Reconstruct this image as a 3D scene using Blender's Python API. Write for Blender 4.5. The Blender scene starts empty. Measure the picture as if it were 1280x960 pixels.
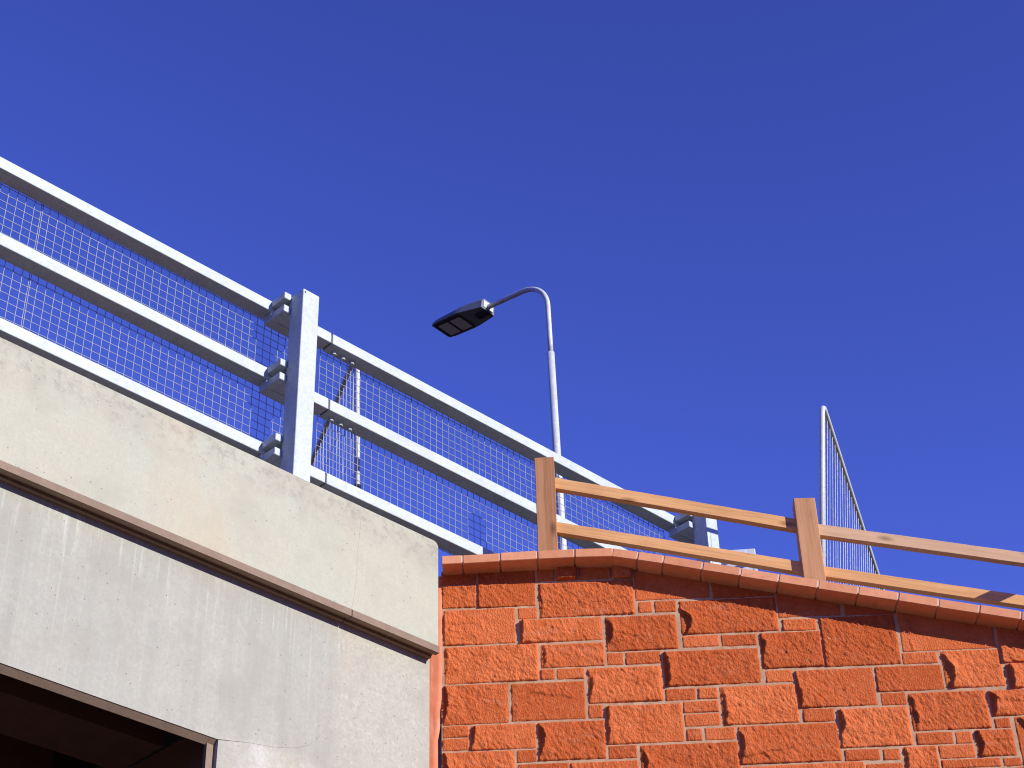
import bpy, bmesh, math, random
from mathutils import Vector, Matrix, noise
random.seed(7)
R = math.radians
scn = bpy.context.scene
col = scn.collection

# ------------------------------------------------------------------ materials
class NT:
    """tiny helper around a material node tree"""
    def __init__(s, name):
        s.m = bpy.data.materials.new(name); s.m.use_nodes = True
        s.t = s.m.node_tree; s.b = s.t.nodes['Principled BSDF']
        s.co = s.t.nodes.new('ShaderNodeTexCoord').outputs['Object']
    def n(s, typ, **k):
        nd = s.t.nodes.new(typ)
        for a, v in k.items(): setattr(nd, a, v)
        return nd
    def link(s, a, b): s.t.links.new(a, b)
    def coords(s, scale=(1, 1, 1), rot=(0, 0, 0), loc=(0, 0, 0)):
        mp = s.n('ShaderNodeMapping'); s.link(s.co, mp.inputs['Vector'])
        mp.inputs['Scale'].default_value = scale; mp.inputs['Rotation'].default_value = rot
        mp.inputs['Location'].default_value = loc
        return mp.outputs[0]
    def noise(s, scale, detail=4, rough=.55, co=None, dist=0):
        nd = s.n('ShaderNodeTexNoise'); s.link(co or s.co, nd.inputs['Vector'])
        nd.inputs['Scale'].default_value = scale; nd.inputs['Detail'].default_value = detail
        nd.inputs['Roughness'].default_value = rough; nd.inputs['Distortion'].default_value = dist
        return nd.outputs['Fac']
    def voro(s, scale, co=None, out='Distance', feature='F1'):
        nd = s.n('ShaderNodeTexVoronoi', feature=feature); s.link(co or s.co, nd.inputs['Vector'])
        nd.inputs['Scale'].default_value = scale
        return nd.outputs[out]
    def ramp(s, fac, lo, hi, a=0., b=1.):
        nd = s.n('ShaderNodeMapRange'); s.link(fac, nd.inputs[0])
        for i, v in enumerate((lo, hi, a, b)): nd.inputs[i + 1].default_value = v
        return nd.outputs[0]
    def math(s, op, a, b):
        nd = s.n('ShaderNodeMath', operation=op)
        for i, v in enumerate((a, b)):
            if isinstance(v, (int, float)): nd.inputs[i].default_value = v
            else: s.link(v, nd.inputs[i])
        return nd.outputs[0]
    def mix(s, fac, a, b, mode='MIX'):
        nd = s.n('ShaderNodeMix', data_type='RGBA', blend_type=mode)
        if isinstance(fac, (int, float)): nd.inputs[0].default_value = fac
        else: s.link(fac, nd.inputs[0])
        for i, v in ((6, a), (7, b)):
            if isinstance(v, tuple): nd.inputs[i].default_value = v + (1,)
            else: s.link(v, nd.inputs[i])
        return nd.outputs[2]
    def sep(s):
        nd = s.n('ShaderNodeSeparateXYZ'); s.link(s.co, nd.inputs[0]); return nd.outputs
    def bump(s, h, strength=.4, dist=.01, prev=None):
        nd = s.n('ShaderNodeBump'); s.link(h, nd.inputs['Height'])
        nd.inputs['Strength'].default_value = strength; nd.inputs['Distance'].default_value = dist
        if prev is not None: s.link(prev, nd.inputs['Normal'])
        return nd.outputs[0]
    def done(s, color, rough=.8, metal=0., normal=None, spec=.3):
        if isinstance(color, tuple): s.b.inputs['Base Color'].default_value = color + (1,)
        else: s.link(color, s.b.inputs['Base Color'])
        if isinstance(rough, (int, float)): s.b.inputs['Roughness'].default_value = rough
        else: s.link(rough, s.b.inputs['Roughness'])
        s.b.inputs['Metallic'].default_value = metal
        s.b.inputs['Specular IOR Level'].default_value = spec
        if normal is not None: s.link(normal, s.b.inputs['Normal'])
        return s.m

M = {}
def concrete(name, base, warm, dark, streak, pits, top=None, rough_scale=1.0, second=None):
    k = NT(name)
    c = k.mix(k.ramp(k.noise(1.6, 5, .6), .38, .66), base, warm)
    c = k.mix(k.ramp(k.noise(7., 6, .65), .45, .75, 0, .55), c, dark)
    # run-off streaks: noise stretched along the height
    if streak > 0:
        st = k.noise(1., 3, .6, k.coords((52, 52, .7)))
        st2 = k.noise(1., 3, .5, k.coords((9, 9, .5), loc=(3, 1, 0)))
        c = k.mix(k.ramp(st, .55, .72, 0, streak), c, tuple(min(.9, v * 1.35) for v in base))
        c = k.mix(k.ramp(st2, .52, .75, 0, streak * .8), c, tuple(v * .72 for v in base))
    fine = k.noise(55., 4, .7)
    blend = None
    if second:                                   # smooth beam concrete gives way to the rough patched end
        x = k.sep()
        wob = k.math('MULTIPLY', k.math('SUBTRACT', k.noise(7., 5, .65), .5), .30)
        f1 = k.ramp(k.math('ADD', x[0], wob), -.72, -.62)
        f2 = k.ramp(k.math('ADD', x[2], k.math('MULTIPLY', wob, .5)), 5.575, 5.515)
        f2 = k.math('MULTIPLY', f2, k.ramp(x[0], -1.42, -1.25))
        blend = k.math('MAXIMUM', f1, f2)
        b = k.mix(k.ramp(k.noise(1.6, 5, .6), .38, .66), second[0], second[1])
        b = k.mix(k.ramp(k.noise(7., 6, .65), .45, .75, 0, .55), b, second[2])
        b = k.mix(k.ramp(k.noise(46., 5, .75), .50, .72, 0, .55), b, (.27, .26, .225))
        b = k.mix(k.ramp(k.noise(31., 5, .75, k.coords(loc=(4, 1, 2))), .54, .70, 0, .6), b, (.56, .56, .50))
        # lime runs hanging from the underside of the string course
        run = k.ramp(k.noise(1., 2, .5, k.coords((48, 48, 2.2), loc=(2, 6, 3))), .60, .66)
        zz = k.math('ADD', x[2], k.math('MULTIPLY', k.noise(1., 2, .5, k.coords((14, 14, .2))), .5))
        run = k.math('MULTIPLY', run, k.ramp(zz, 6.36, 6.54, 0, .55))
        c = k.mix(run, c, (.55, .56, .52))
        damp = k.math('MULTIPLY', k.ramp(x[2], 6.02, 6.36), k.ramp(k.noise(2.2, 5, .65, k.coords((1, 1, .6))), .45, .65, 0, .45))
        c = k.mix(damp, c, (.27, .265, .25))
        b = k.mix(k.math('MULTIPLY', f2, k.ramp(k.noise(4., 6, .7), .4, .6, 0, .8)), b, (.54, .535, .48))
        c = k.mix(blend, c, b)
    c = k.mix(k.ramp(fine, .3, .7, .5, 0), c, tuple(v * .74 for v in base))
    c = k.mix(k.ramp(k.noise(24., 5, .7, k.coords(loc=(5, 5, 5))), .52, .7, 0, .3 * min(1.6, rough_scale)), c, tuple(min(.62, v * 1.22) for v in base))
    c = k.mix(k.ramp(k.noise(3.2, 6, .7, k.coords(loc=(2, 8, 4))), .48, .64, 0, .6), c, tuple(v * q for v, q in zip(base, (.84, .81, .79))))
    if top is not None:
        z = k.sep()[2]
        band = k.math('MULTIPLY', k.ramp(z, top - .3, top - .02, 0, 1), k.ramp(k.noise(2.6, 6, .7), .42, .62))
        c = k.mix(k.math('MULTIPLY', band, .5), c, (.31, .265, .215))
        edge = k.math('MULTIPLY', k.ramp(z, top - .24, top - .10, 0, 1), k.ramp(k.noise(15., 6, .75), .50, .62))
        c = k.mix(k.math('MULTIPLY', edge, .5), c, (.23, .205, .18))
        rust = k.ramp(k.noise(1.1, 3, .5, k.coords((1.6, 1.6, .5), loc=(7, 2, 1))), .56, .7, 0, .28)
        c = k.mix(rust, c, (.48, .34, .22))
    # small blow holes
    v = k.voro(pits, k.coords(loc=(.3, .1, .7)))
    hole = k.math('MULTIPLY', k.ramp(v, .05, .12, 1, 0), k.ramp(k.noise(5.), .44, .54))
    c = k.mix(k.math('MULTIPLY', hole, .8), c, tuple(x * .35 for x in base))
    h = k.math('SUBTRACT', k.math('ADD', k.math('MULTIPLY', fine, .5 * rough_scale), k.noise(12. , 5, .6)), k.math('MULTIPLY', hole, 1.2))
    M[name] = k.done(c, .88, 0, k.bump(h, .35 * rough_scale, .006), .2)
concrete('cream_concrete', (.43, .428, .34), (.455, .425, .325), (.375, .36, .28), .12, 22, 7.16, .55)
concrete('grey_concrete', (.368, .360, .308), (.395, .38, .318), (.328, .32, .284), .55, 26, None, 1., ((.43, .405, .335), (.44, .385, .30), (.34, .32, .265)))
concrete('rough_concrete', (.41, .41, .345), (.425, .395, .31), (.335, .325, .27), .05, 48, None, 3.)
concrete('string_concrete', (.25, .178, .132), (.275, .195, .142), (.17, .118, .088), .1, 30)
concrete('plain_concrete', (.36, .35, .32), (.38, .35, .30), (.30, .29, .27), .2, 26)
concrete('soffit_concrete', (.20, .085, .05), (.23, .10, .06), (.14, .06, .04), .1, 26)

def galv(name, base, metal=.25):
    k = NT(name)
    v = k.voro(60., out='Color')
    sp = k.n('ShaderNodeSeparateColor'); k.link(v, sp.inputs[0])
    c = k.mix(k.ramp(sp.outputs[0], 0, 1, 0, .5), base, tuple(x * .70 for x in base))
    c = k.mix(k.ramp(k.noise(5.5, 6, .7), .45, .66, 0, .5), c, tuple(x * .72 for x in base))
    c = k.mix(k.ramp(k.noise(24., 4, .65, k.coords((1, 1, .35))), .58, .72, 0, .35), c, tuple(min(.85, x * 1.25) for x in base))
    M[name] = k.done(c, k.ramp(sp.outputs[1], 0, 1, .46, .66), metal, k.bump(k.noise(40.), .06, .004), .4)
galv('galvanised_steel', (.485, .525, .53), .08)
galv('wire_steel', (.29, .31, .36), .05)
galv('tube_steel', (.58, .59, .585), .1)
k = NT('dark_steel'); M['dark_steel'] = k.done(k.mix(k.noise(30.), (.10, .10, .11), (.16, .16, .17)), .5, .6)
k = NT('black_plastic'); M['black_plastic'] = k.done(k.mix(k.noise(20.), (.012, .012, .013), (.03, .03, .032)), .55)
k = NT('lamp_grey'); M['lamp_grey'] = k.done(k.mix(k.noise(9.), (.15, .16, .18), (.20, .21, .23)), .42, .2, None, .4)
k = NT('lamp_dark'); M['lamp_dark'] = k.done(k.mix(k.noise(9.), (.02, .02, .022), (.04, .04, .042)), .35)
k = NT('lamp_lens'); M['lamp_lens'] = k.done(k.mix(k.voro(60.), (.45, .42, .43), (.60, .57, .58)), .25, 0, None, .5)
k = NT('cabinet_grey'); M['cabinet_grey'] = k.done(k.mix(k.noise(8., 5), (.50, .52, .55), (.60, .62, .64)), .5, .15)

k = NT('red_sandstone')
at = k.n('ShaderNodeAttribute', attribute_name='tone').outputs['Fac']
c = k.mix(at, (.57, .112, .029), (.82, .20, .062))
c = k.mix(k.ramp(k.noise(9., 6, .65), .42, .7, 0, .6), c, (.55, .10, .019))
c = k.mix(k.ramp(k.noise(38., 5, .7), .5, .72, 0, .55), c, (.76, .24, .095))
c = k.mix(k.ramp(k.noise(1., 5, .6, k.coords((4, 4, 16))), .60, .74, 0, .42), c, (.66, .30, .18))
c = k.mix(k.ramp(k.voro(95.), .06, .22, .5, 0), c, (.24, .042, .014))
hh = k.math('ADD', k.noise(120., 7, .8), k.math('MULTIPLY', k.voro(1., k.coords((110, 90, 70), (0, .6, 0))), .45))
M['red_sandstone'] = k.done(c, .92, 0, k.bump(hh, 1., .0105), .15)

k = NT('pink_mortar')
c = k.mix(k.ramp(k.noise(14., 5, .6), .35, .7), (.44, .245, .135), (.56, .37, .24))
c = k.mix(k.ramp(k.noise(3., 4), .5, .75, 0, .5), c, (.38, .20, .13))
M['pink_mortar'] = k.done(c, .9, 0, k.bump(k.noise(90., 4, .7), .5, .003), .15)
k = NT('pale_mortar')
M['pale_mortar'] = k.done(k.mix(k.noise(40., 4), (.48, .38, .30), (.64, .54, .44)), .9, 0, k.bump(k.noise(120.), .4, .002), .15)
k = NT('orange_sealant')
c = k.mix(k.ramp(k.noise(5., 5, .6), .35, .7), (.56, .15, .065), (.68, .235, .125))
c = k.mix(k.ramp(k.noise(1., 4, .6, k.coords((30, 30, 3))), .55, .7, 0, .6), c, (.75, .36, .25))
M['orange_sealant'] = k.done(c, .7, 0, k.bump(k.noise(30., 4), .3, .004), .3)
k = NT('coping_brick')
at = k.n('ShaderNodeAttribute', attribute_name='tone').outputs['Fac']
c = k.mix(at, (.61, .245, .118), (.76, .335, .178))
c = k.mix(k.ramp(k.noise(20., 6, .7), .45, .72, 0, .5), c, (.48, .16, .075))
c = k.mix(k.ramp(k.voro(130.), .05, .2, .4, 0), c, (.36, .11, .06))
M['coping_brick'] = k.done(c, .85, 0, k.bump(k.noise(85., 5, .7), .35, .003), .2)

def wood(name, a, b, dark, axis, knots=1.):
    k = NT(name)
    if axis == 0:                                # rails fall with the coping: turn the grain to lie along them
        mp = k.n('ShaderNodeMapping'); k.link(k.co, mp.inputs['Vector'])
        mp.inputs['Rotation'].default_value = (0, -R(13.5), 0); k.co = mp.outputs[0]
    sc = [26, 26, 26]; sc[axis] = 1.1
    g = k.noise(1., 5, .6, k.coords(tuple(sc)), .7)
    sc2 = [95, 95, 95]; sc2[axis] = 2.5
    g2 = k.noise(1., 3, .6, k.coords(tuple(sc2)))
    c = k.mix(k.ramp(g, .36, .62), a, b)
    c = k.mix(k.ramp(g2, .48, .70, 0, .5), c, dark)
    sk = [9, 9, 9]; sk[axis] = 3.2
    kn = k.voro(1., k.coords(tuple(sk), loc=(.4, .2, .9)))
    c = k.mix(k.ramp(kn, .06, .22, .8 * knots, 0), c, tuple(x * .45 for x in dark))
    c = k.mix(k.ramp(k.noise(3., 4), .45, .75, 0, .4), c, dark)
    h = k.math('ADD', k.math('MULTIPLY', g2, .7), g)
    M[name] = k.done(c, .78, 0, k.bump(h, .35, .003), .25)
wood('rail_timber', (.74, .40, .17), (.64, .325, .125), (.43, .20, .075), 0)
wood('pale_rail_timber', (.66, .42, .25), (.58, .36, .205), (.45, .27, .15), 0)
wood('post_timber', (.46, .22, .105), (.36, .16, .07), (.22, .09, .04), 2, .9)
wood('old_post_timber', (.56, .29, .145), (.48, .235, .11), (.33, .15, .07), 2, .5)

k = NT('asphalt'); M['asphalt'] = k.done(k.mix(k.noise(60., 5, .7), (.035, .035, .036), (.07, .068, .066)), .9, 0, k.bump(k.noise(140.), .5, .004))
k = NT('white_line'); M['white_line'] = k.done(k.mix(k.noise(30., 4), (.6, .6, .58), (.8, .8, .78)), .7)
k = NT('paving'); M['paving'] = k.done(k.mix(k.noise(25., 5), (.16, .15, .135), (.22, .205, .185)), .9, 0, k.bump(k.noise(90.), .3, .003))
k = NT('verge'); M['verge'] = k.done(k.mix(k.ramp(k.noise(.5, 6, .65), .4, .62), (.065, .042, .024), (.035, .038, .014)), .95, 0, k.bump(k.noise(14., 6, .7), .8, .05))

# ------------------------------------------------------------------ mesh building
class MB:
    def __init__(s): s.v = []; s.f = []; s.tone = []
    def add(s, vs, fs, tone=.5):
        o = len(s.v); s.v += [tuple(p) for p in vs]; s.f += [tuple(i + o for i in f) for f in fs]
        s.tone += [tone] * len(vs); return s
    def box(s, x0, x1, y0, y1, z0, z1, tone=.5):
        return s.hexa([(x0, y0, z0), (x1, y0, z0), (x1, y1, z0), (x0, y1, z0), (x0, y0, z1), (x1, y0, z1), (x1, y1, z1), (x0, y1, z1)], tone)
    def hexa(s, p, tone=.5):
        return s.add(p, [(0, 3, 2, 1), (4, 5, 6, 7), (0, 1, 5, 4), (1, 2, 6, 5), (2, 3, 7, 6), (3, 0, 4, 7)], tone)
    def prism(s, poly, y0, y1):
        """polygon in (x, z), extruded from y0 (front) to y1 (back)"""
        n = len(poly)
        vs = [(x, y0, z) for x, z in poly] + [(x, y1, z) for x, z in poly]
        fs = [tuple(range(n)), tuple(range(2 * n - 1, n - 1, -1))] + [(i, i + n, (i + 1) % n + n, (i + 1) % n) for i in range(n)]
        return s.add(vs, fs)
    def extr_x(s, poly, x0, x1):
        """profile in (y, z), extruded along x"""
        n = len(poly)
        vs = [(x0, y, z) for y, z in poly] + [(x1, y, z) for y, z in poly]
        fs = [tuple(range(n)), tuple(range(2 * n - 1, n - 1, -1))] + [(i, i + n, (i + 1) % n + n, (i + 1) % n) for i in range(n)]
        return s.add(vs, fs)
    def tube(s, path, r, seg=12, caps=True):
        path = [Vector(p) for p in path]; n = len(path)
        rr = r if isinstance(r, (list, tuple)) else [r] * n
        up = None; o = len(s.v); vs = []; fs = []
        for i, p in enumerate(path):
            t = (path[min(i + 1, n - 1)] - path[max(i - 1, 0)]).normalized()
            if up is None:
                a = Vector((0, 0, 1)) if abs(t.z) < .9 else Vector((1, 0, 0))
                up = (a - t * a.dot(t)).normalized()
            else: up = (up - t * up.dot(t)).normalized()
            sd = t.cross(up)
            for j in range(seg):
                an = 2 * math.pi * (j + .5) / seg
                vs.append(p + (up * math.cos(an) + sd * math.sin(an)) * rr[i])
        for i in range(n - 1):
            for j in range(seg):
                fs.append((i * seg + j, i * seg + (j + 1) % seg, (i + 1) * seg + (j + 1) % seg, (i + 1) * seg + j))
        if caps: fs += [tuple(range(seg)), tuple(range(n * seg - 1, (n - 1) * seg - 1, -1))]
        return s.add(vs, fs)
    def build(s, name, mat, parent=None, bevel=0, smooth=False, tone=False, segs=1):
        me = bpy.data.meshes.new(name); me.from_pydata(s.v, [], s.f)
        if tone:
            a = me.attributes.new('tone', 'FLOAT', 'POINT'); a.data.foreach_set('value', s.tone)
        bm = bmesh.new(); bm.from_mesh(me)
        bmesh.ops.recalc_face_normals(bm, faces=bm.faces)
        if bevel: bmesh.ops.bevel(bm, geom=list(bm.edges), offset=bevel, segments=segs, affect='EDGES', profile=.5)
        bm.to_mesh(me); bm.free()
        if smooth:
            for p in me.polygons: p.use_smooth = True
        me.materials.append(M[mat])
        o = bpy.data.objects.new(name, me); col.objects.link(o)
        if parent is not None: o.parent = parent
        return o

def thing(name, label, cat, loc=(0, 0, 0), rz=0.):
    o = bpy.data.objects.new(name, None); col.objects.link(o)
    o.location = loc; o.rotation_euler = (0, 0, rz); o.empty_display_size = .3
    o['label'] = label; o['category'] = cat
    return o
def setting(o): o['kind'] = 'structure'; return o
def dup(o, parent, loc=None):
    c = o.copy(); col.objects.link(c); c.parent = parent
    if loc is not None: c.location = loc
    return c

P0 = (-.46284, 9.05306, 0)                 # abutment corner: local x runs along the bridge, y into it
OW = (-.46069, 9.28148, 0)                 # left end of the wing wall
RB, RW = R(45), R(-1.5)

# ------------------------------------------------------------------ bridge
br = thing('road_bridge', 'cream and grey concrete road bridge end with a brown string course over a dark opening', 'bridge', P0, RB)
crk = [(-.585, 7.19), (-.595, 7.152), (-.590, 7.07), (-.597, 6.981), (-.604, 6.9), (-.611, 6.838), (-.609, 6.72), (-.618, 6.605), (-.630, 6.52), (-.652, 6.40)]
crk[0] = (-.592, 7.160)
G = .0003
MB().prism([(-16, 6.44), (-.648 - G, 6.44)] + [(x - G, z) for x, z in reversed(crk[:-1])] + [(-16, 7.160)], 0, .45).build('parapet_fascia', 'cream_concrete', br, .0012)
rc = [(-.035 + .035 * math.sin(R(a)), 7.125 + .035 * math.cos(R(a))) for a in (0, 30, 60, 90)]
MB().prism([(-.648 + G, 6.44), (0, 6.44)] + rc[::-1] + [(x + G, z) for x, z in crk[:-1]], .0008, .45).build('parapet_fascia', 'cream_concrete', br, .0012)
# string course: stepped moulding in two lengths butted at the crack
prof = [(-.022, 6.416), (-.022, 6.456), (-.016, 6.463), (.0745, 6.472), (.0745, 6.414), (.044, 6.414), (.042, 6.430), (.014, 6.430), (.012, 6.416)]
MB().extr_x(prof, -16, -.655).build('string_course', 'string_concrete', br)
MB().extr_x(prof, -.649, -.012).build('string_course', 'string_concrete', br)
# edge beam below and the rough end of the abutment, meeting along an irregular joint
lo = [(-.614, 6.40), (-.622, 6.402), (-.652, 6.252), (-.640, 6.17), (-.648, 6.085), (-.644, 6.0), (-.657, 5.903), (-.683, 5.85), (-.712, 5.80), (-.735, 5.745), (-.775, 5.69), (-.83, 5.635), (-.93, 5.59), (-1.064, 5.555), (-1.2, 5.535), (-1.397, 5.5)]
beam = [(-10.6, 5.494), (-1.399, 5.494)] + [(x - G, z + .0004) for x, z in reversed(lo[1:-1])] + [(-.616, 6.42), (-10.6, 6.42)]
MB().prism(beam, .075, .125).build('edge_beam', 'grey_concrete', br)
# chamfered lip under the edge beam
MB().extr_x([(.079, 5.4935), (.125, 5.4935), (.125, 5.47), (.113, 5.465)], -10.6, -1.40).build('soffit_lip', 'string_concrete', br)
ab = [(-1.40, 0), (0, 0), (0, 6.42), (-.614, 6.42)] + [(x, z - .0002) for x, z in lo[1:-1]] + [(-1.392, 5.492)]
MB().prism(ab, .0757, 9.0).build('abutment', 'grey_concrete', br)
MB().extr_x([(.09, 0), (.13, 0), (.125, 5.47), (.10, 5.47)], -1.440, -1.402).build('abutment_edge', 'string_concrete', br)
MB().prism([(-16, 0), (-10.6, 0), (-10.6, 6.42), (-16, 6.42)], .078, 9.0).build('abutment', 'grey_concrete', br)
MB().box(-1.4045, -1.399, .135, 8.9, 0.01, 5.6).build('abutment_shade_lining', 'soffit_concrete', br)  # thin sheet added over the abutment side, shade of the opening put into its colour
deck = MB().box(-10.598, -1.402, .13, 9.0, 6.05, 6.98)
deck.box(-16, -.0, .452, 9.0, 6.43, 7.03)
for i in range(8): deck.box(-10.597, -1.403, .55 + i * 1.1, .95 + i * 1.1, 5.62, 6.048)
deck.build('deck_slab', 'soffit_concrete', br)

# ------------------------------------------------------------------ steel parapet railing on the bridge edge
pr = thing('parapet_railing', 'galvanised steel bridge railing with three rails and wire mesh above the cream concrete', 'railing', P0, RB)
POSTS = [-8.35, -4.655, -.96, 2.735]
def post_mb(x):
    m = MB().box(x - .062, x + .062, .085, .213, 7.05 if x > 0 else 7.162, 8.588)
    return m
posts = []
for x in POSTS:
    p = post_mb(x).build('post', 'galvanised_steel', pr, .006, segs=2)
    MB().tube([(x - .047, .0838, 8.565), (x - .047, .09, 8.565)], .0065, 10).build('vent_hole', 'black_plastic', p)
    if x < 0: MB().box(x - .13, x + .13, .075, .34, 7.1605, 7.178).build('base_plate', 'galvanised_steel', p, .002)
    posts.append(p)
RY0, RY1 = .33, .435
def rail_len(z0, z1, x0, x1, first):
    r = MB().box(x0, x1, RY0, RY1, z0, z1).build('rail', 'galvanised_steel', pr, .006, segs=2)
    return r
SPL = [x + .363 for x in POSTS]            # splice just right of each post
ZS = [(8.527, 8.605), (8.015, 8.096), (7.478, 7.556)]
for z0, z1 in ZS:
    for i in range(len(SPL)):
        x0 = (SPL[i - 1] + .006) if i else -11.0
        x1 = SPL[i] - .006 if i < 3 else POSTS[3] + .13
        r = rail_len(z0, z1, x0, x1, i == 0)
        if i:
            for kx in (.062, .135, .208):
                b = MB().tube([(x0 + kx, .392, z0 + .002), (x0 + kx, .392, z0 - .006)], .021, 6)
                b.tube([(x0 + kx, .392, z0 - .006), (x0 + kx, .392, z0 - .024)], [.0165, .014], 6)
                b.build('bolt', 'galvanised_steel', r, 0)
        if i < 3: MB().box(x1 - .1, x1 + .12, RY0 + .012, RY1 - .012, z0 + .01, z1 - .01).build('splice_sleeve', 'dark_steel', r)
    for x in POSTS:
        # bracket: two arms reaching from the rail to the back of the post
        b = MB()
        for s in (-1, 1):
            xa, xb = (x - .115, x - .065) if s < 0 else (x + .065, x + .115)
            b.box(xa, xb, .2, .3295, z1 - .05, z1 - .002)
            b.box(xa, xb, .2, .3295, z0 - .072, z0 - .022)
        b.box(x - .064, x + .064, .2135, .3290, z1 - .046, z1 - .006)
        b.box(x - .064, x + .064, .2135, .3290, z0 - .068, z0 - .026)
        b.box(x - .114, x + .114, .3302, .40, z0 - .071, z0 - .0015)
        b.build('bracket', 'galvanised_steel', pr, .003)
# welded wire mesh hung behind the rails, in panels that overlap by a wire
PX0, PITCH, PZ = -11.0, .0545, .0545
def mesh_panel(x0, x1, zoff, y):
    m = MB(); w = .0014
    n = int((x1 - x0) / PITCH)
    for i in range(n + 1):
        x = x0 + i * PITCH
        m.box(x - w, x + w, y, y + 2 * w, 7.47, 8.60)
    z = 7.472 + zoff
    while z < 8.602:
        m.box(x0 - .004, x0 + n * PITCH + .004, y + 2 * w + .0003, y + 4 * w, z - w, z + w)
        z += PZ
    return m.build('mesh_panel', 'wire_steel', pr)
mesh_panel(-11.0, -2.60, .02, .440)
mesh_panel(-2.615, -.62, .03, .446)
mesh_panel(-.60, 2.64, .012, .440)

# ------------------------------------------------------------------ wing wall of rock-faced red sandstone
ww = thing('wing_wall', 'rock faced red sandstone block wall with a brick coping beside the concrete bridge end', 'stone wall', OW, RW)
UEND = 9.0
COP = [(.012, 7.121), (.138, 7.121), (.361, 7.124), (.582, 7.127), (.803, 7.128), (1.03, 7.123), (1.179, 7.091), (1.328, 7.057), (1.553, 7.001), (1.769, 6.950), (1.987, 6.898), (2.208, 6.845), (2.433, 6.793), (2.656, 6.741), (2.877, 6.688), (3.102, 6.636), (3.328, 6.582)]
while COP[-1][0] < UEND - .1: COP.append((COP[-1][0] + .2235, COP[-1][1] - .0531))
def cop_z(u):
    if u <= COP[0][0]: return COP[0][1]
    for (a, za), (b, zb) in zip(COP, COP[1:]):
        if u <= b: return za + (zb - za) * (u - a) / (b - a)
    return COP[-1][1]
CH = .056
STONES = [
(0.000,6.992,0.215,7.110),
(0.005,6.836,0.215,6.992),
(0.217,6.830,0.563,7.132),
(0.570,6.989,0.680,9.000),
(0.686,6.991,0.813,9.000),
(0.819,6.993,1.017,9.000),
(1.023,6.985,1.140,9.000),
(1.143,6.833,1.585,9.000),
(1.596,6.824,1.961,9.000),
(0.576,6.745,1.143,6.985),
(1.156,6.751,1.245,6.830),
(1.252,6.749,1.384,6.833),
(0.014,6.590,0.441,6.830),
(0.450,6.745,0.570,6.826),
(0.456,6.585,0.945,6.745),
(0.956,6.506,1.376,6.739),
(1.395,6.594,1.965,6.824),
(1.397,6.511,1.612,6.593),
(1.619,6.507,1.827,6.587),
(1.965,6.678,2.333,9.000),
(2.348,6.673,2.646,9.000),
(1.980,6.589,2.182,6.672),
(2.197,6.347,2.634,6.673),
(1.840,6.353,2.197,6.589),
(1.849,6.265,2.010,6.348),
(2.646,6.423,3.187,9.000),
(2.635,6.343,2.841,6.422),
(2.854,6.181,3.195,6.423),
(3.195,6.326,3.620,9.000),
(3.204,6.164,3.620,6.326),
(2.469,6.176,2.850,6.341),
(2.477,6.093,2.626,6.176),
(2.629,5.929,3.070,6.168),
(3.078,5.998,3.620,6.164),
(3.082,5.926,3.175,5.992),
(3.192,5.689,3.620,5.998),
(2.959,5.760,3.178,5.926),
(2.637,5.845,2.845,5.925),
(2.852,5.844,2.950,5.922),
(2.552,5.699,2.744,5.845),
(2.748,5.758,2.951,5.844),
(2.750,5.699,3.079,5.758),
(3.086,5.699,3.192,5.755),
(2.016,6.098,2.465,6.340),
(2.031,6.011,2.212,6.098),
(2.222,5.846,2.623,6.089),
(1.659,5.772,2.220,6.010),
(2.229,5.768,2.430,5.842),
(2.441,5.764,2.541,5.838),
(1.665,5.699,2.337,5.768),
(2.338,5.699,2.546,5.752),
(1.274,6.267,1.830,6.497),
(1.272,6.178,1.450,6.259),
(1.457,6.180,1.573,6.258),
(1.580,6.013,2.016,6.259),
(1.366,6.098,1.573,6.177),
(1.367,6.015,1.574,6.098),
(1.370,5.928,1.465,6.008),
(1.473,5.927,1.651,6.008),
(0.925,5.926,1.365,6.169),
(1.106,5.699,1.659,5.920),
(0.837,6.182,1.267,6.411),
(0.830,6.090,0.918,6.180),
(0.930,5.840,1.096,5.925),
(0.714,5.699,1.098,5.834),
(0.574,6.418,0.950,6.576),
(0.955,6.420,1.056,6.504),
(1.061,6.417,1.269,6.503),
(0.018,6.342,0.566,6.585),
(0.570,6.344,0.658,6.418),
(0.662,6.341,0.828,6.417),
(0.007,6.086,0.392,6.340),
(0.398,6.092,0.823,6.334),
(0.006,6.009,0.161,6.086),
(0.005,5.929,0.161,6.009),
(0.163,5.925,0.538,6.085),
(0.543,5.845,0.925,6.085),
(0.005,5.699,0.417,5.925),
(0.419,5.841,0.538,5.923),
(0.421,5.699,0.714,5.837)]
ZB, UE = 5.699, 3.62
# random coursed rubble beyond the part the photograph shows
def rubble(u0, u1, z0, z1, out):
    z = z1
    while z > z0 + .05:
        h = random.choice((.24, .24, .2, .3)); h = min(h, z - z0)
        if z - h - z0 < .08: h = z - z0
        u = u0
        while u < u1 - .02:
            w = random.uniform(.25, .62) * (1 if h > .15 else .7)
            if u1 - u - w < .15: w = u1 - u
            if random.random() < .28 and h > .2:
                hs = h * random.choice((.35, .5))
                out.append((u, z - h + hs, u + w, z)); w2 = w * random.uniform(.4, .6)
                out.append((u, z - h, u + w2, z - h + hs)); out.append((u + w2, z - h, u + w, z - h + hs))
            else: out.append((u, z - h, u + w, z))
            u += w
        z -= h
EXTRA = []
rubble(.005, UE, 0, ZB, EXTRA); rubble(UE, UEND, 0, 6.6, EXTRA)

def sstep(t): t = max(0., min(1., t)); return t * t * (3 - 2 * t)
nz = noise.noise
def fbm(x, y, z, o=4): return noise.fractal(Vector((x, y, z)), 1.0, 2.0, o)
FACE = MB()
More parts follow.
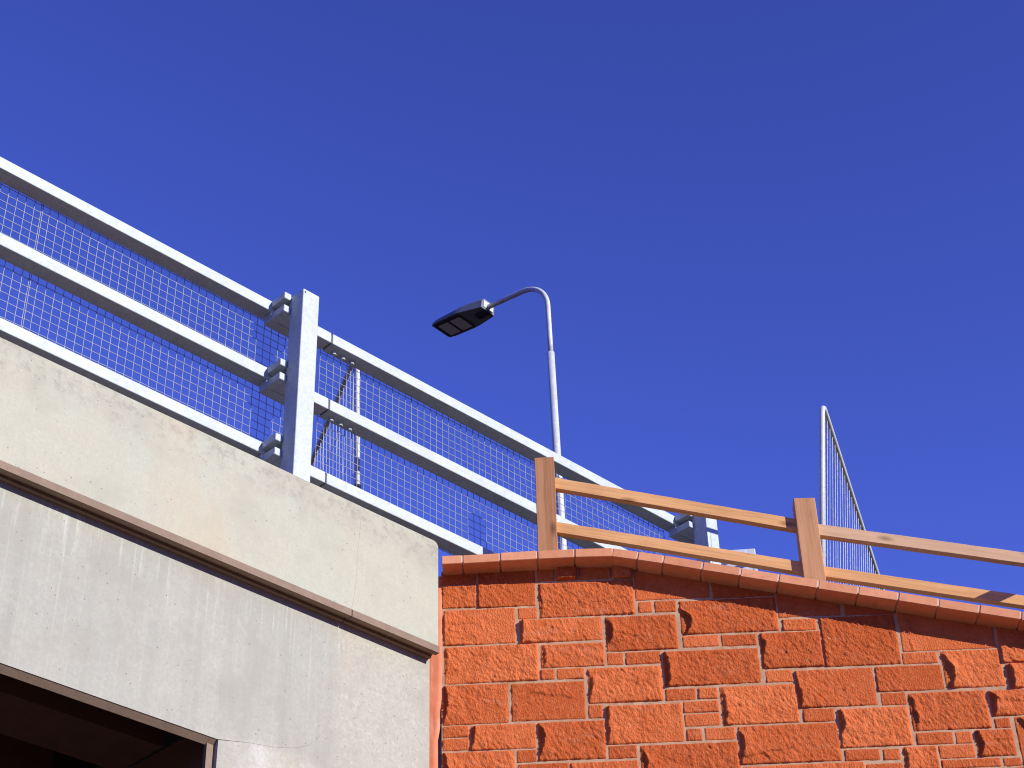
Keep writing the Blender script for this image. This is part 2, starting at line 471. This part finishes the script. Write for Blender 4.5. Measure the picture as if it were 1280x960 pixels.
# blocks with a chunk knocked off the left edge: width of the scar in metres
SCAR = {14: .026, 15: .046, 16: .062, 23: .022, 25: .055, 27: .06, 29: .036, 32: .036, 33: .034, 35: .085, 36: .032, 45: .034, 46: .028,
        51: .032, 54: .030, 59: .024, 60: .040, 61: .022, 65: .030, 68: .018, 71: .026, 75: .026, 76: .030, 77: .036, 39: .02, 9: .016, 43: .018}
def stone(rect, cell, seed, detail):
    u0, z0, u1, z1 = rect
    rnd = random.Random(seed)
    g = .0024
    u0 += g; u1 -= g; z0 += g; z1 -= g
    nu = max(3, int((u1 - u0) / cell)); nv = max(3, int((min(z1, cop_z(u0)) - z0) / cell))
    small = (min(z1, 7.05) - z0) < .13
    spall = (seed - 1) in SCAR if detail else rnd.random() < .3; prot = rnd.uniform(.006, .010) if small else (rnd.uniform(.009, .014) if spall else rnd.uniform(.006, .0115))
    eL = rnd.uniform(.003, .006); eR = rnd.uniform(.003, .009) * (2.2 if spall else 1)
    eB = rnd.uniform(.003, .006); eT = rnd.uniform(.003, .006) * (2 if spall else 1)
    tu, tv = rnd.uniform(-.04, .03), rnd.uniform(-.03, .03)
    so = seed * 3.71
    # a chunk knocked off the left edge
    sp_w = SCAR.get(seed - 1, .03) if detail else .03; sp_c = rnd.uniform(.3, .7); sp_h = rnd.uniform(.4, .75)
    crack = (not small) and rnd.random() < .34
    ca, cb, cs = rnd.uniform(.25, .75), rnd.uniform(-.35, .35), rnd.choice((-1, 1)) * rnd.uniform(.004, .008)
    clen0 = rnd.uniform(0, .5); clen1 = clen0 + rnd.uniform(.3, .6)
    vs = []
    uc, zc = (u0 + u1) / 2, (z0 + z1) / 2
    for j in range(nv + 1):
        for i in range(nu + 1):
            u = u0 + (u1 - u0) * i / nu
            zt = min(z1, cop_z(u) - CH + .02)
            if zt < z0 + .01: zt = z0 + .01
            z = z0 + (zt - z0) * j / nv
            wob = nz(Vector((u * 9, z * 9, so))) * .5 + nz(Vector((u * 28, z * 28, so))) * .3
            dl, dr, db_, dt = u - u0, u1 - u, z - z0, z1 - z
            k1 = 1 + wob
            e = min(dl / (eL * k1), dr / (eR * k1), db_ / (eB * k1), dt / (eT * k1))
            s = sstep(e) * .75 + .25 * min(1, e)
            h = prot + tu * (u - uc) + tv * (z - zc)
            r = fbm(u * 16, z * 16, so) * .0034
            if detail:
                # pecked, slanting tooling marks
                a = u * .82 + z * .57; b = -u * .57 + z * .82
                r += fbm(a * 75, b * 34, so + 9, 4) * .0042
                r += abs(nz(Vector((a * 48, b * 20, so + 3)))) * -.0034
            h += r * (1.3 if not small else .8)
            if spall:
                t = (z - z0) / max(.05, min(z1, cop_z(u)) - z0)
                wsp = sp_w * max(0, 1 - ((t - sp_c) / sp_h) ** 2) + nz(Vector((1.3, z * 22, so))) * .012
                if wsp > .005:
                    if dl < wsp: h = .006 + fbm(u * 30, z * 30, so + 2) * .003
                    else: h += min(.024, wsp * .6) * math.exp(-(dl - wsp) / .05)
            if crack:
                tt = (u - u0) / (u1 - u0); cz = z0 + (zt - z0) * (ca + cb * (tt - .5) + .12 * nz(Vector((u * 9, so, 1))))
                if clen0 < tt < clen1:
                    d = (z - cz)
                    h += cs * (1 if d > 0 else -.2) * sstep(1 - abs(d) / .06)
            h = .0022 + max(.004, h - .0022) * s
            # outline wanders a little so joints are not ruled lines
            jx = nz(Vector((z * 14, so, 5.))) * .0022 if i in (0, nu) else 0
            jz = nz(Vector((u * 14, so, 8.))) * .0022 if j in (0, nv) else 0
            vs.append((u + jx, -h, z + jz))
    W = nu + 1
    fs = [(j * W + i, j * W + i + 1, (j + 1) * W + i + 1, (j + 1) * W + i) for j in range(nv) for i in range(nu)]
    rim = [i for i in range(W)] + [j * W + nu for j in range(1, nv + 1)] + [nv * W + i for i in range(nu - 1, -1, -1)] + [j * W for j in range(nv - 1, 0, -1)]
    o = len(vs)
    vs += [(vs[q][0], .03, vs[q][2]) for q in rim]
    nr = len(rim)
    fs += [(rim[q], o + q, o + (q + 1) % nr, rim[(q + 1) % nr]) for q in range(nr)]
    FACE.add(vs, fs, rnd.random())
for i, r in enumerate(STONES): stone(r, .006, i + 1, True)
for i, r in enumerate(EXTRA):
    if r[1] < cop_z((r[0] + r[2]) / 2) - .1: stone(r, .04, i + 501, False)
FACE.build('stone_facing', 'red_sandstone', ww, 0, True, True)
mo = MB()
nu = 460
vs = []; NV = 120
for j in range(NV + 1):
    for i in range(nu + 1):
        t = i / nu; u = .004 + 3.62 * t if t <= 1 else 0
        zt = cop_z(u) - CH + .03; z = 5.2 + (zt - 5.2) * j / NV
        vs.append((u, -.0030 - .0016 * nz(Vector((u * 20, z * 20, 2))) - .0012 * nz(Vector((u * 70, z * 70, 4))), z))
W = nu + 1
mo.add(vs, [(j * W + i, j * W + i + 1, (j + 1) * W + i + 1, (j + 1) * W + i) for j in range(NV) for i in range(nu)])
mo.prism([(.004, 0), (3.62, 0), (3.62, 5.2), (.004, 5.2)], -.003, .03)
mo.prism([(3.622, 0), (UEND, 0), (UEND, cop_z(UEND) - CH), (3.622, cop_z(3.622) - CH)], -.003, .03)
mo.build('mortar', 'pink_mortar', ww, 0, True)
MB().prism([(-.2, 0), (UEND, 0), (UEND, cop_z(UEND) - .06), (1.03, 7.06), (-.2, 7.06)], .032, .6).build('wall_core', 'plain_concrete', ww)
# brick coping, laid level and then down the slope
cb = MB(); cm = MB()
OV = .138
for (ua, za), (ub, zb_) in zip(COP, COP[1:]):
    d = Vector((ub - ua, 0, zb_ - za)).normalized(); nrm = Vector((-d.z, 0, d.x))
    a = Vector((ua, 0, za)); b = Vector((ub, 0, zb_))
    jt = random.uniform(-.0015, .0015); fy = -OV + random.uniform(-.002, .002)
    a0 = a + d * .005; b0 = b - d * .005
    P = []
    for y in (fy, .1):
        for q in (a0 - nrm * CH, b0 - nrm * CH, b0, a0): P.append((q.x, y, q.z + jt))
    cb.hexa([P[0], P[1], P[5], P[4], P[3], P[2], P[6], P[7]], random.random())
    P = []
    for y in (-OV + .0045, .097):
        for q in (b - d * .0063 - nrm * (CH - .010), b + d * .0063 - nrm * (CH - .010), b + d * .0063 - nrm * .002, b - d * .0063 - nrm * .002): P.append((q.x, y, q.z))
    cm.hexa([P[0], P[1], P[5], P[4], P[3], P[2], P[6], P[7]])
co = cb.build('brick_coping', 'coping_brick', ww, .0025, False, True)
cm.build('coping_joints', 'pale_mortar', co)
# smeared orange sealant filling the joint against the bridge
se = MB(); NS = 80; vs = []
for j in range(NS + 1):
    z = 7.06 * j / NS if j < 20 else 1.765 + (7.06 - 1.765) * (j - 20) / (NS - 20)
    wl = -.24
    wr = .010 + .006 * nz(Vector((z * 5, 3, 1)))
    if z < 6.18: wr = -.004 + .006 * nz(Vector((z * 9, 3, 1)))
    if z < 6.05: wr = -.018 + .005 * nz(Vector((z * 9, 3, 1)))
    bulge = .004 * nz(Vector((z * 7, 1, 2)))
    vs += [(wl, .0 - bulge, z), (wr - .03, -.008 - bulge * 1.6, z), (wr - .004, -.006 - bulge, z), (wr, .006, z)]
se.add(vs, [(j * 4 + i, j * 4 + i + 1, (j + 1) * 4 + i + 1, (j + 1) * 4 + i) for j in range(NS) for i in range(3)])
se.build('joint_sealant', 'orange_sealant', ww, 0, True)

# ------------------------------------------------------------------ timber fence behind the coping
tf = thing('timber_fence', 'low two rail softwood fence following the sloping brick coping', 'fence', OW, RW)
def tpost(u0, u1, top, base, mat, y0=.25, y1=.36, lean=0.):
    m = MB(); n = 10; vs = []
    for j in range(n + 1):
        z = base + (top - base) * j / n
        for (u, y) in ((u0, y0), (u1, y0), (u1, y1), (u0, y1)):
            w = nz(Vector((u * 7, y * 9, z * 3.1))) * .006
            vs.append((u + w + lean * (z - base), y + w * .6, z + (nz(Vector((u * 50, y * 30, 1))) * .004 if j == n else 0)))
    fs = [(j * 4 + i, j * 4 + (i + 1) % 4, (j + 1) * 4 + (i + 1) % 4, (j + 1) * 4 + i) for j in range(n) for i in range(4)]
    fs += [(3, 2, 1, 0), tuple(n * 4 + i for i in range(4))]
    return m.add(vs, fs).build('post', mat, tf, .003)
tpost(.583, .706, 8.055, 6.9, 'post_timber')
tpost(2.182, 2.314, 7.66, 6.6, 'old_post_timber', lean=.008)
tpost(3.72, 3.845, 7.35, 6.2, 'post_timber')
tpost(5.25, 5.375, 6.95, 5.8, 'old_post_timber')
def trail(ua, za, ub, zb_, h, mat, y0=.292, y1=.338):
    m = MB(); n = 26; vs = []
    for i in range(n + 1):
        t = i / n; u = ua + (ub - ua) * t; z = za + (zb_ - za) * t
        w = nz(Vector((u * 2.3, z, 3))) * .004; w2 = nz(Vector((u * 9, z, 7))) * .0016
        for y, dz in ((y0, -h), (y0, 0), (y1, 0), (y1, -h)): vs.append((u, y + w, z + dz + w * .6 + w2 * (1 if dz == 0 else -.5)))
    fs = [(i * 4 + j, i * 4 + (j + 1) % 4, (i + 1) * 4 + (j + 1) % 4, (i + 1) * 4 + j) for i in range(n) for j in range(4)]
    fs += [(0, 1, 2, 3), (n * 4 + 3, n * 4 + 2, n * 4 + 1, n * 4)]
    return m.add(vs, fs).build('rail', mat, tf, .003)
trail(.66, 7.938, 2.24, 7.524, .083, 'rail_timber')
trail(.66, 7.605, 2.24, 7.214, .079, 'rail_timber')
trail(2.26, 7.506, 3.78, 7.170, .082, 'pale_rail_timber')
trail(2.26, 7.202, 3.78, 6.858, .075, 'rail_timber')
trail(3.79, 7.15, 5.3, 6.80, .08, 'rail_timber')
trail(3.79, 6.84, 5.3, 6.49, .078, 'rail_timber')
# short return rails at the third post, running out over the coping
for zt in (7.17, 6.86): MB().box(3.76, 3.806, -.36, .249, zt - .08, zt).build('return_rail', 'rail_timber', tf, .003)

# ------------------------------------------------------------------ street lamp on the bridge verge
LB = Vector((.392, 12.992, 7.03))
sl = thing('street_lamp', 'tall grey street lamp with a bent arm and a flat dark lantern', 'street lamp', LB)
J = 4.53
pole = MB().tube([(0, 0, 0), (0, 0, 1.1), (0, 0, 1.12), (-.010, 0, 2.6), (-.03, 0, J)], [.048, .048, .0385, .0365, .0335], 20)
pole = pole.build('pole', 'tube_steel', sl, 0, True)
MB().box(-.03, .03, -.049, -.043, .35, .8).build('access_door', 'tube_steel', pole, .002)
az, ti = R(-50), R(6.5)
ad = Vector((math.sin(az) * math.cos(ti), math.cos(az) * math.cos(ti), math.sin(ti)))
up = Vector((-.014, 0, 1)).normalized()
c0 = Vector((-.037, 0, 5.085))
path = [Vector((-.03, 0, J - .02)), Vector((-.032, 0, J + .2)), c0]
rad = .34; ang = math.acos(up.dot(ad)); side = (ad - up * up.dot(ad)).normalized()
for q in range(1, 13):
    t = ang * q / 12
    path.append(c0 + side * rad * (1 - math.cos(t)) + up * rad * math.sin(t))
endp = path[-1] + ad * .46
path.append(path[-1] + ad * .2); path.append(endp)
MB().tube(path, .0245, 16).build('bracket_arm', 'tube_steel', sl, 0, True)
# lantern: flat tapered housing with LED panels underneath
sx = Vector((math.cos(az), -math.sin(az), 0)); fz = sx.cross(ad).normalized()
if fz.z < 0: fz = -fz
sx = ad.cross(fz).normalized()
KL = .91
def L(a, s, h):
    a *= KL; s *= KL; h *= KL
    return endp + ad * a + sx * s + fz * h
prof_ = [(-.03, .105, -.055, .075), (.02, .115, -.058, .082), (.22, .155, -.05, .06), (.30, .165, -.045, .035), (.58, .160, -.042, .012), (.655, .142, -.038, .002), (.67, .12, -.032, -.006)]
m = MB(); vs = []
for a, w, b, t in prof_: vs += [L(a, -w, b), L(a, w, b), L(a, w * .93, t * .55), L(a, w * .6, t), L(a, -w * .6, t), L(a, -w * .93, t * .55)]
n = len(prof_)
fs = [(i * 6 + j, i * 6 + (j + 1) % 6, (i + 1) * 6 + (j + 1) % 6, (i + 1) * 6 + j) for i in range(n - 1) for j in range(6)] + [tuple(range(6)), tuple((n - 1) * 6 + j for j in range(6))]
lan = m.add(vs, fs).build('lantern', 'lamp_grey', sl, .004)
def slab(mb, a0, a1, s0, s1, h0, h1): return mb.hexa([L(a0, s0, h0), L(a1, s0, h0), L(a1, s1, h0), L(a0, s1, h0), L(a0, s0, h1), L(a1, s0, h1), L(a1, s1, h1), L(a0, s1, h1)])
slab(MB(), .26, .63, -.135, .135, -.056, -.038).build('lens_frame', 'lamp_dark', lan, .004)
for a0, a1 in ((.285, .42), (.455, .59)): slab(MB(), a0, a1, -.105, .105, -.0605, -.056).build('led_panel', 'lamp_lens', lan)
slab(MB(), -.06, .12, -.042, .042, -.085, -.052).build('spigot_clamp', 'lamp_dark', lan, .006)
slab(MB(), -.036, -.029, -.075, .075, -.03, .05).build('rear_plate', 'cabinet_grey', lan, .002)

# ------------------------------------------------------------------ temporary mesh fence panels
def fence_panel(label, top, foot, azd, length, sleeve):
    """top = upper end of the near upright, foot = its lower end (it may lean)"""
    top = Vector(top); foot = Vector(foot)
    t = thing('temporary_fence_panel', label, 'fence panel', foot)
    h = Vector((math.sin(R(azd)), math.cos(R(azd)), 0))
    U = top - foot; r = .019
    rc = .10; uu = U.normalized()
    path = [Vector((0, 0, 0)), U - uu * rc]
    cc = U - uu * rc + h * rc
    for q in range(1, 8):
        a = math.pi / 2 * q / 7; path.append(cc - h * rc * math.cos(a) + uu * rc * math.sin(a))
    pe = U + h * (length - rc)
    path.append(pe)
    ce = pe - uu * rc
    for q in range(1, 8):
        a = math.pi / 2 * q / 7; path.append(ce + uu * rc * math.cos(a) + h * rc * math.sin(a))
    path.append(h * length)
    MB().tube(path, r, 14).build('tube_frame', 'tube_steel', t, 0, True)
    MB().tube([uu * .14, uu * .14 + h * length], r * .9, 12).build('bottom_tube', 'tube_steel', t, 0, True)
    w = MB(); n = int(length / .105)
    for i in range(1, n + 1):
        p = h * (i * length / (n + 1)); bow = .015 * math.sin(i * 1.7)
        w.tube([p + uu * .14, p + uu * (U.length * .55) + h * bow, p + U - uu * .01], .0019, 5, False)
    for k_ in (.35, .85, 1.35, 1.8):
        w.tube([uu * k_, uu * (k_ - .03) + h * length * .5, uu * k_ + h * length], .0019, 5, False)
    w.build('wire_mesh', 'tube_steel', t)
    for s in sleeve:
        MB().tube([uu * s, uu * (s + .075)], .0265, 12).build('clamp_sleeve', 'black_plastic', t, 0, True)
    MB().box(-.11, .11, -.3, .3, -.13, 0).build('rubber_foot', 'black_plastic', t, .02)
    return t
fence_panel('leaning grey wire mesh fence panel rising alone above the brick coping and timber rails', (2.125, 10.03, 8.785), (1.88, 10.07, 6.83), 17.0, 3.5, ())
fp = fence_panel('grey wire mesh fence panel with black clamp sleeves behind the steel bridge railing', (-1.075, 9.94, 9.285), (-1.02, 9.95, 7.16), -19, 3.5, (.93, 1.42, 1.99))

# ------------------------------------------------------------------ cabinet beyond the end of the railing
cbn = thing('utility_cabinet', 'pale grey metal box just showing above the timber rail past the railing end post', 'cabinet', (1.55, 11.62, 7.03), R(-4))
MB().box(0, .235, 0, .22, 0, 1.56).build('cabinet_body', 'cabinet_grey', cbn, .006)
MB().box(.012, .165, -.004, .012, .05, 1.545).build('cabinet_door', 'cabinet_grey', cbn, .003)

# ------------------------------------------------------------------ ground
def sheet(name, poly, z, mat, parent_rot=None):
    m = MB(); m.add([(x, y, z) for x, y in poly], [tuple(range(len(poly)))])
    o = m.build(name, mat)
    if parent_rot: o.location = P0; o.rotation_euler = (0, 0, RB)
    return setting(o)
sheet('ground', [(-1500, -1500), (1500, -1500), (1500, 1500), (-1500, 1500)], 0, 'verge')
sheet('road', [(-9.3, -80), (-2.9, -80), (-2.9, 80), (-9.3, 80)], .004, 'asphalt', True)
def slabo(name, x0, x1, z1, mat):
    o = MB().box(x0, x1, -80, 80, -.05, z1).build(name, mat); o.location = P0; o.rotation_euler = (0, 0, RB); return setting(o)
slabo('kerb', -2.897, -2.77, .125, 'plain_concrete'); slabo('kerb', -9.43, -9.303, .125, 'plain_concrete')
slabo('pavement', -2.767, -1.45, .12, 'paving'); slabo('pavement', -10.59, -9.433, .12, 'paving')
ln = MB()
for i in range(26): ln.add([(-6.15, -78 + i * 6, .008), (-6.05, -78 + i * 6, .008), (-6.05, -74 + i * 6, .008), (-6.15, -74 + i * 6, .008)], [(0, 1, 2, 3)])
o = ln.build('road_markings', 'white_line'); o.location = P0; o.rotation_euler = (0, 0, RB); setting(o)
# embankment behind the wing wall, carrying the bridge road
cw, sw = math.cos(RW), math.sin(RW)
em = MB(); idx = {}; vs = []; fs = []
NU, NI, ST = 90, 90, .6
for j in range(NI):
    for i in range(NU):
        u = .02 + i * ST; y = .6 + j * ST
        wx = OW[0] + u * cw - y * sw; wy = OW[1] + u * sw + y * cw
        oo = ((wx - P0[0]) - (wy - P0[1])) * .70711
        if oo > 0: z = max(min(7.0, cop_z(u) - .22 if u < UEND else 5.2 - (u - UEND) * .5 - .2), 7.0 - oo * .55, -.3)
        else: z = 7.03 if oo > -9.2 else 7.03 - (-9.2 - oo) * .55
        z = max(z, -.3)
        idx[i, j] = len(vs); vs.append((u, y, z))
for j in range(NI - 1):
    for i in range(NU - 1): fs.append((idx[i, j], idx[i + 1, j], idx[i + 1, j + 1], idx[i, j + 1]))
o = em.add(vs, fs).build('embankment', 'verge', None, 0, True); o.location = OW; o.rotation_euler = (0, 0, RW); setting(o)

# ------------------------------------------------------------------ light, sky, camera
SUN = Vector((.7644, -.5430, .3420)).normalized()
ld = bpy.data.lights.new('sun', 'SUN'); ld.energy = 5.0; ld.angle = R(.5); ld.color = (1, .975, .90)
lo_ = bpy.data.objects.new('sun', ld); col.objects.link(lo_)
lo_.rotation_euler = SUN.to_track_quat('Z', 'Y').to_euler()
w = bpy.data.worlds.new('World'); scn.world = w; w.use_nodes = True
t = w.node_tree; bg = t.nodes['Background']
sky = t.nodes.new('ShaderNodeTexSky'); sky.sky_type = 'NISHITA'; sky.sun_disc = False
sky.sun_elevation = math.asin(SUN.z); sky.sun_rotation = math.atan2(SUN.x, SUN.y)
sky.air_density = 1.0; sky.dust_density = 0; sky.ozone_density = 4.0
def grade(mode, a, b):
    nd = t.nodes.new('ShaderNodeMix'); nd.data_type = 'RGBA'; nd.blend_type = mode; nd.inputs[0].default_value = 1; nd.clamp_result = False
    t.links.new(a, nd.inputs[6]); nd.inputs[7].default_value = b + (1,)
    return nd.outputs[2]
g = grade('DIVIDE', sky.outputs[0], (.65, 1.25, 2.52))
gm = t.nodes.new('ShaderNodeGamma'); gm.inputs[1].default_value = 1.6; t.links.new(g, gm.inputs[0])
g = grade('DARKEN', gm.outputs[0], (1.7, 1.7, 1.7))
t.links.new(grade('MULTIPLY', g, (.55, .93, 4.9)), bg.inputs[0])
bg.inputs['Strength'].default_value = .104

cam = bpy.data.cameras.new('camera'); co_ = bpy.data.objects.new('camera', cam); col.objects.link(co_)
cam.sensor_width = 36; cam.lens = 36 * 2245 / 1280; cam.clip_start = .05; cam.clip_end = 6000
Xc = Vector((.9995088525, .0186501479, -.0251838381)); Yc = Vector((.0313377363, -.5948415591, .8032318880)); Zc = -Vector((0, .8036265871, .5951338576))
co_.matrix_world = Matrix(((Xc.x, Yc.x, Zc.x, 0), (Xc.y, Yc.y, Zc.y, 0), (Xc.z, Yc.z, Zc.z, 1.6), (0, 0, 0, 1)))
scn.camera = co_
scn.render.engine = 'CYCLES'; scn.cycles.filter_width = 1.1
scn.render.resolution_x = 1024; scn.render.resolution_y = 768
v = scn.view_settings
v.view_transform = 'Standard'; v.look = 'None'; v.gamma = 1; v.use_curve_mapping = False; v.exposure = .25
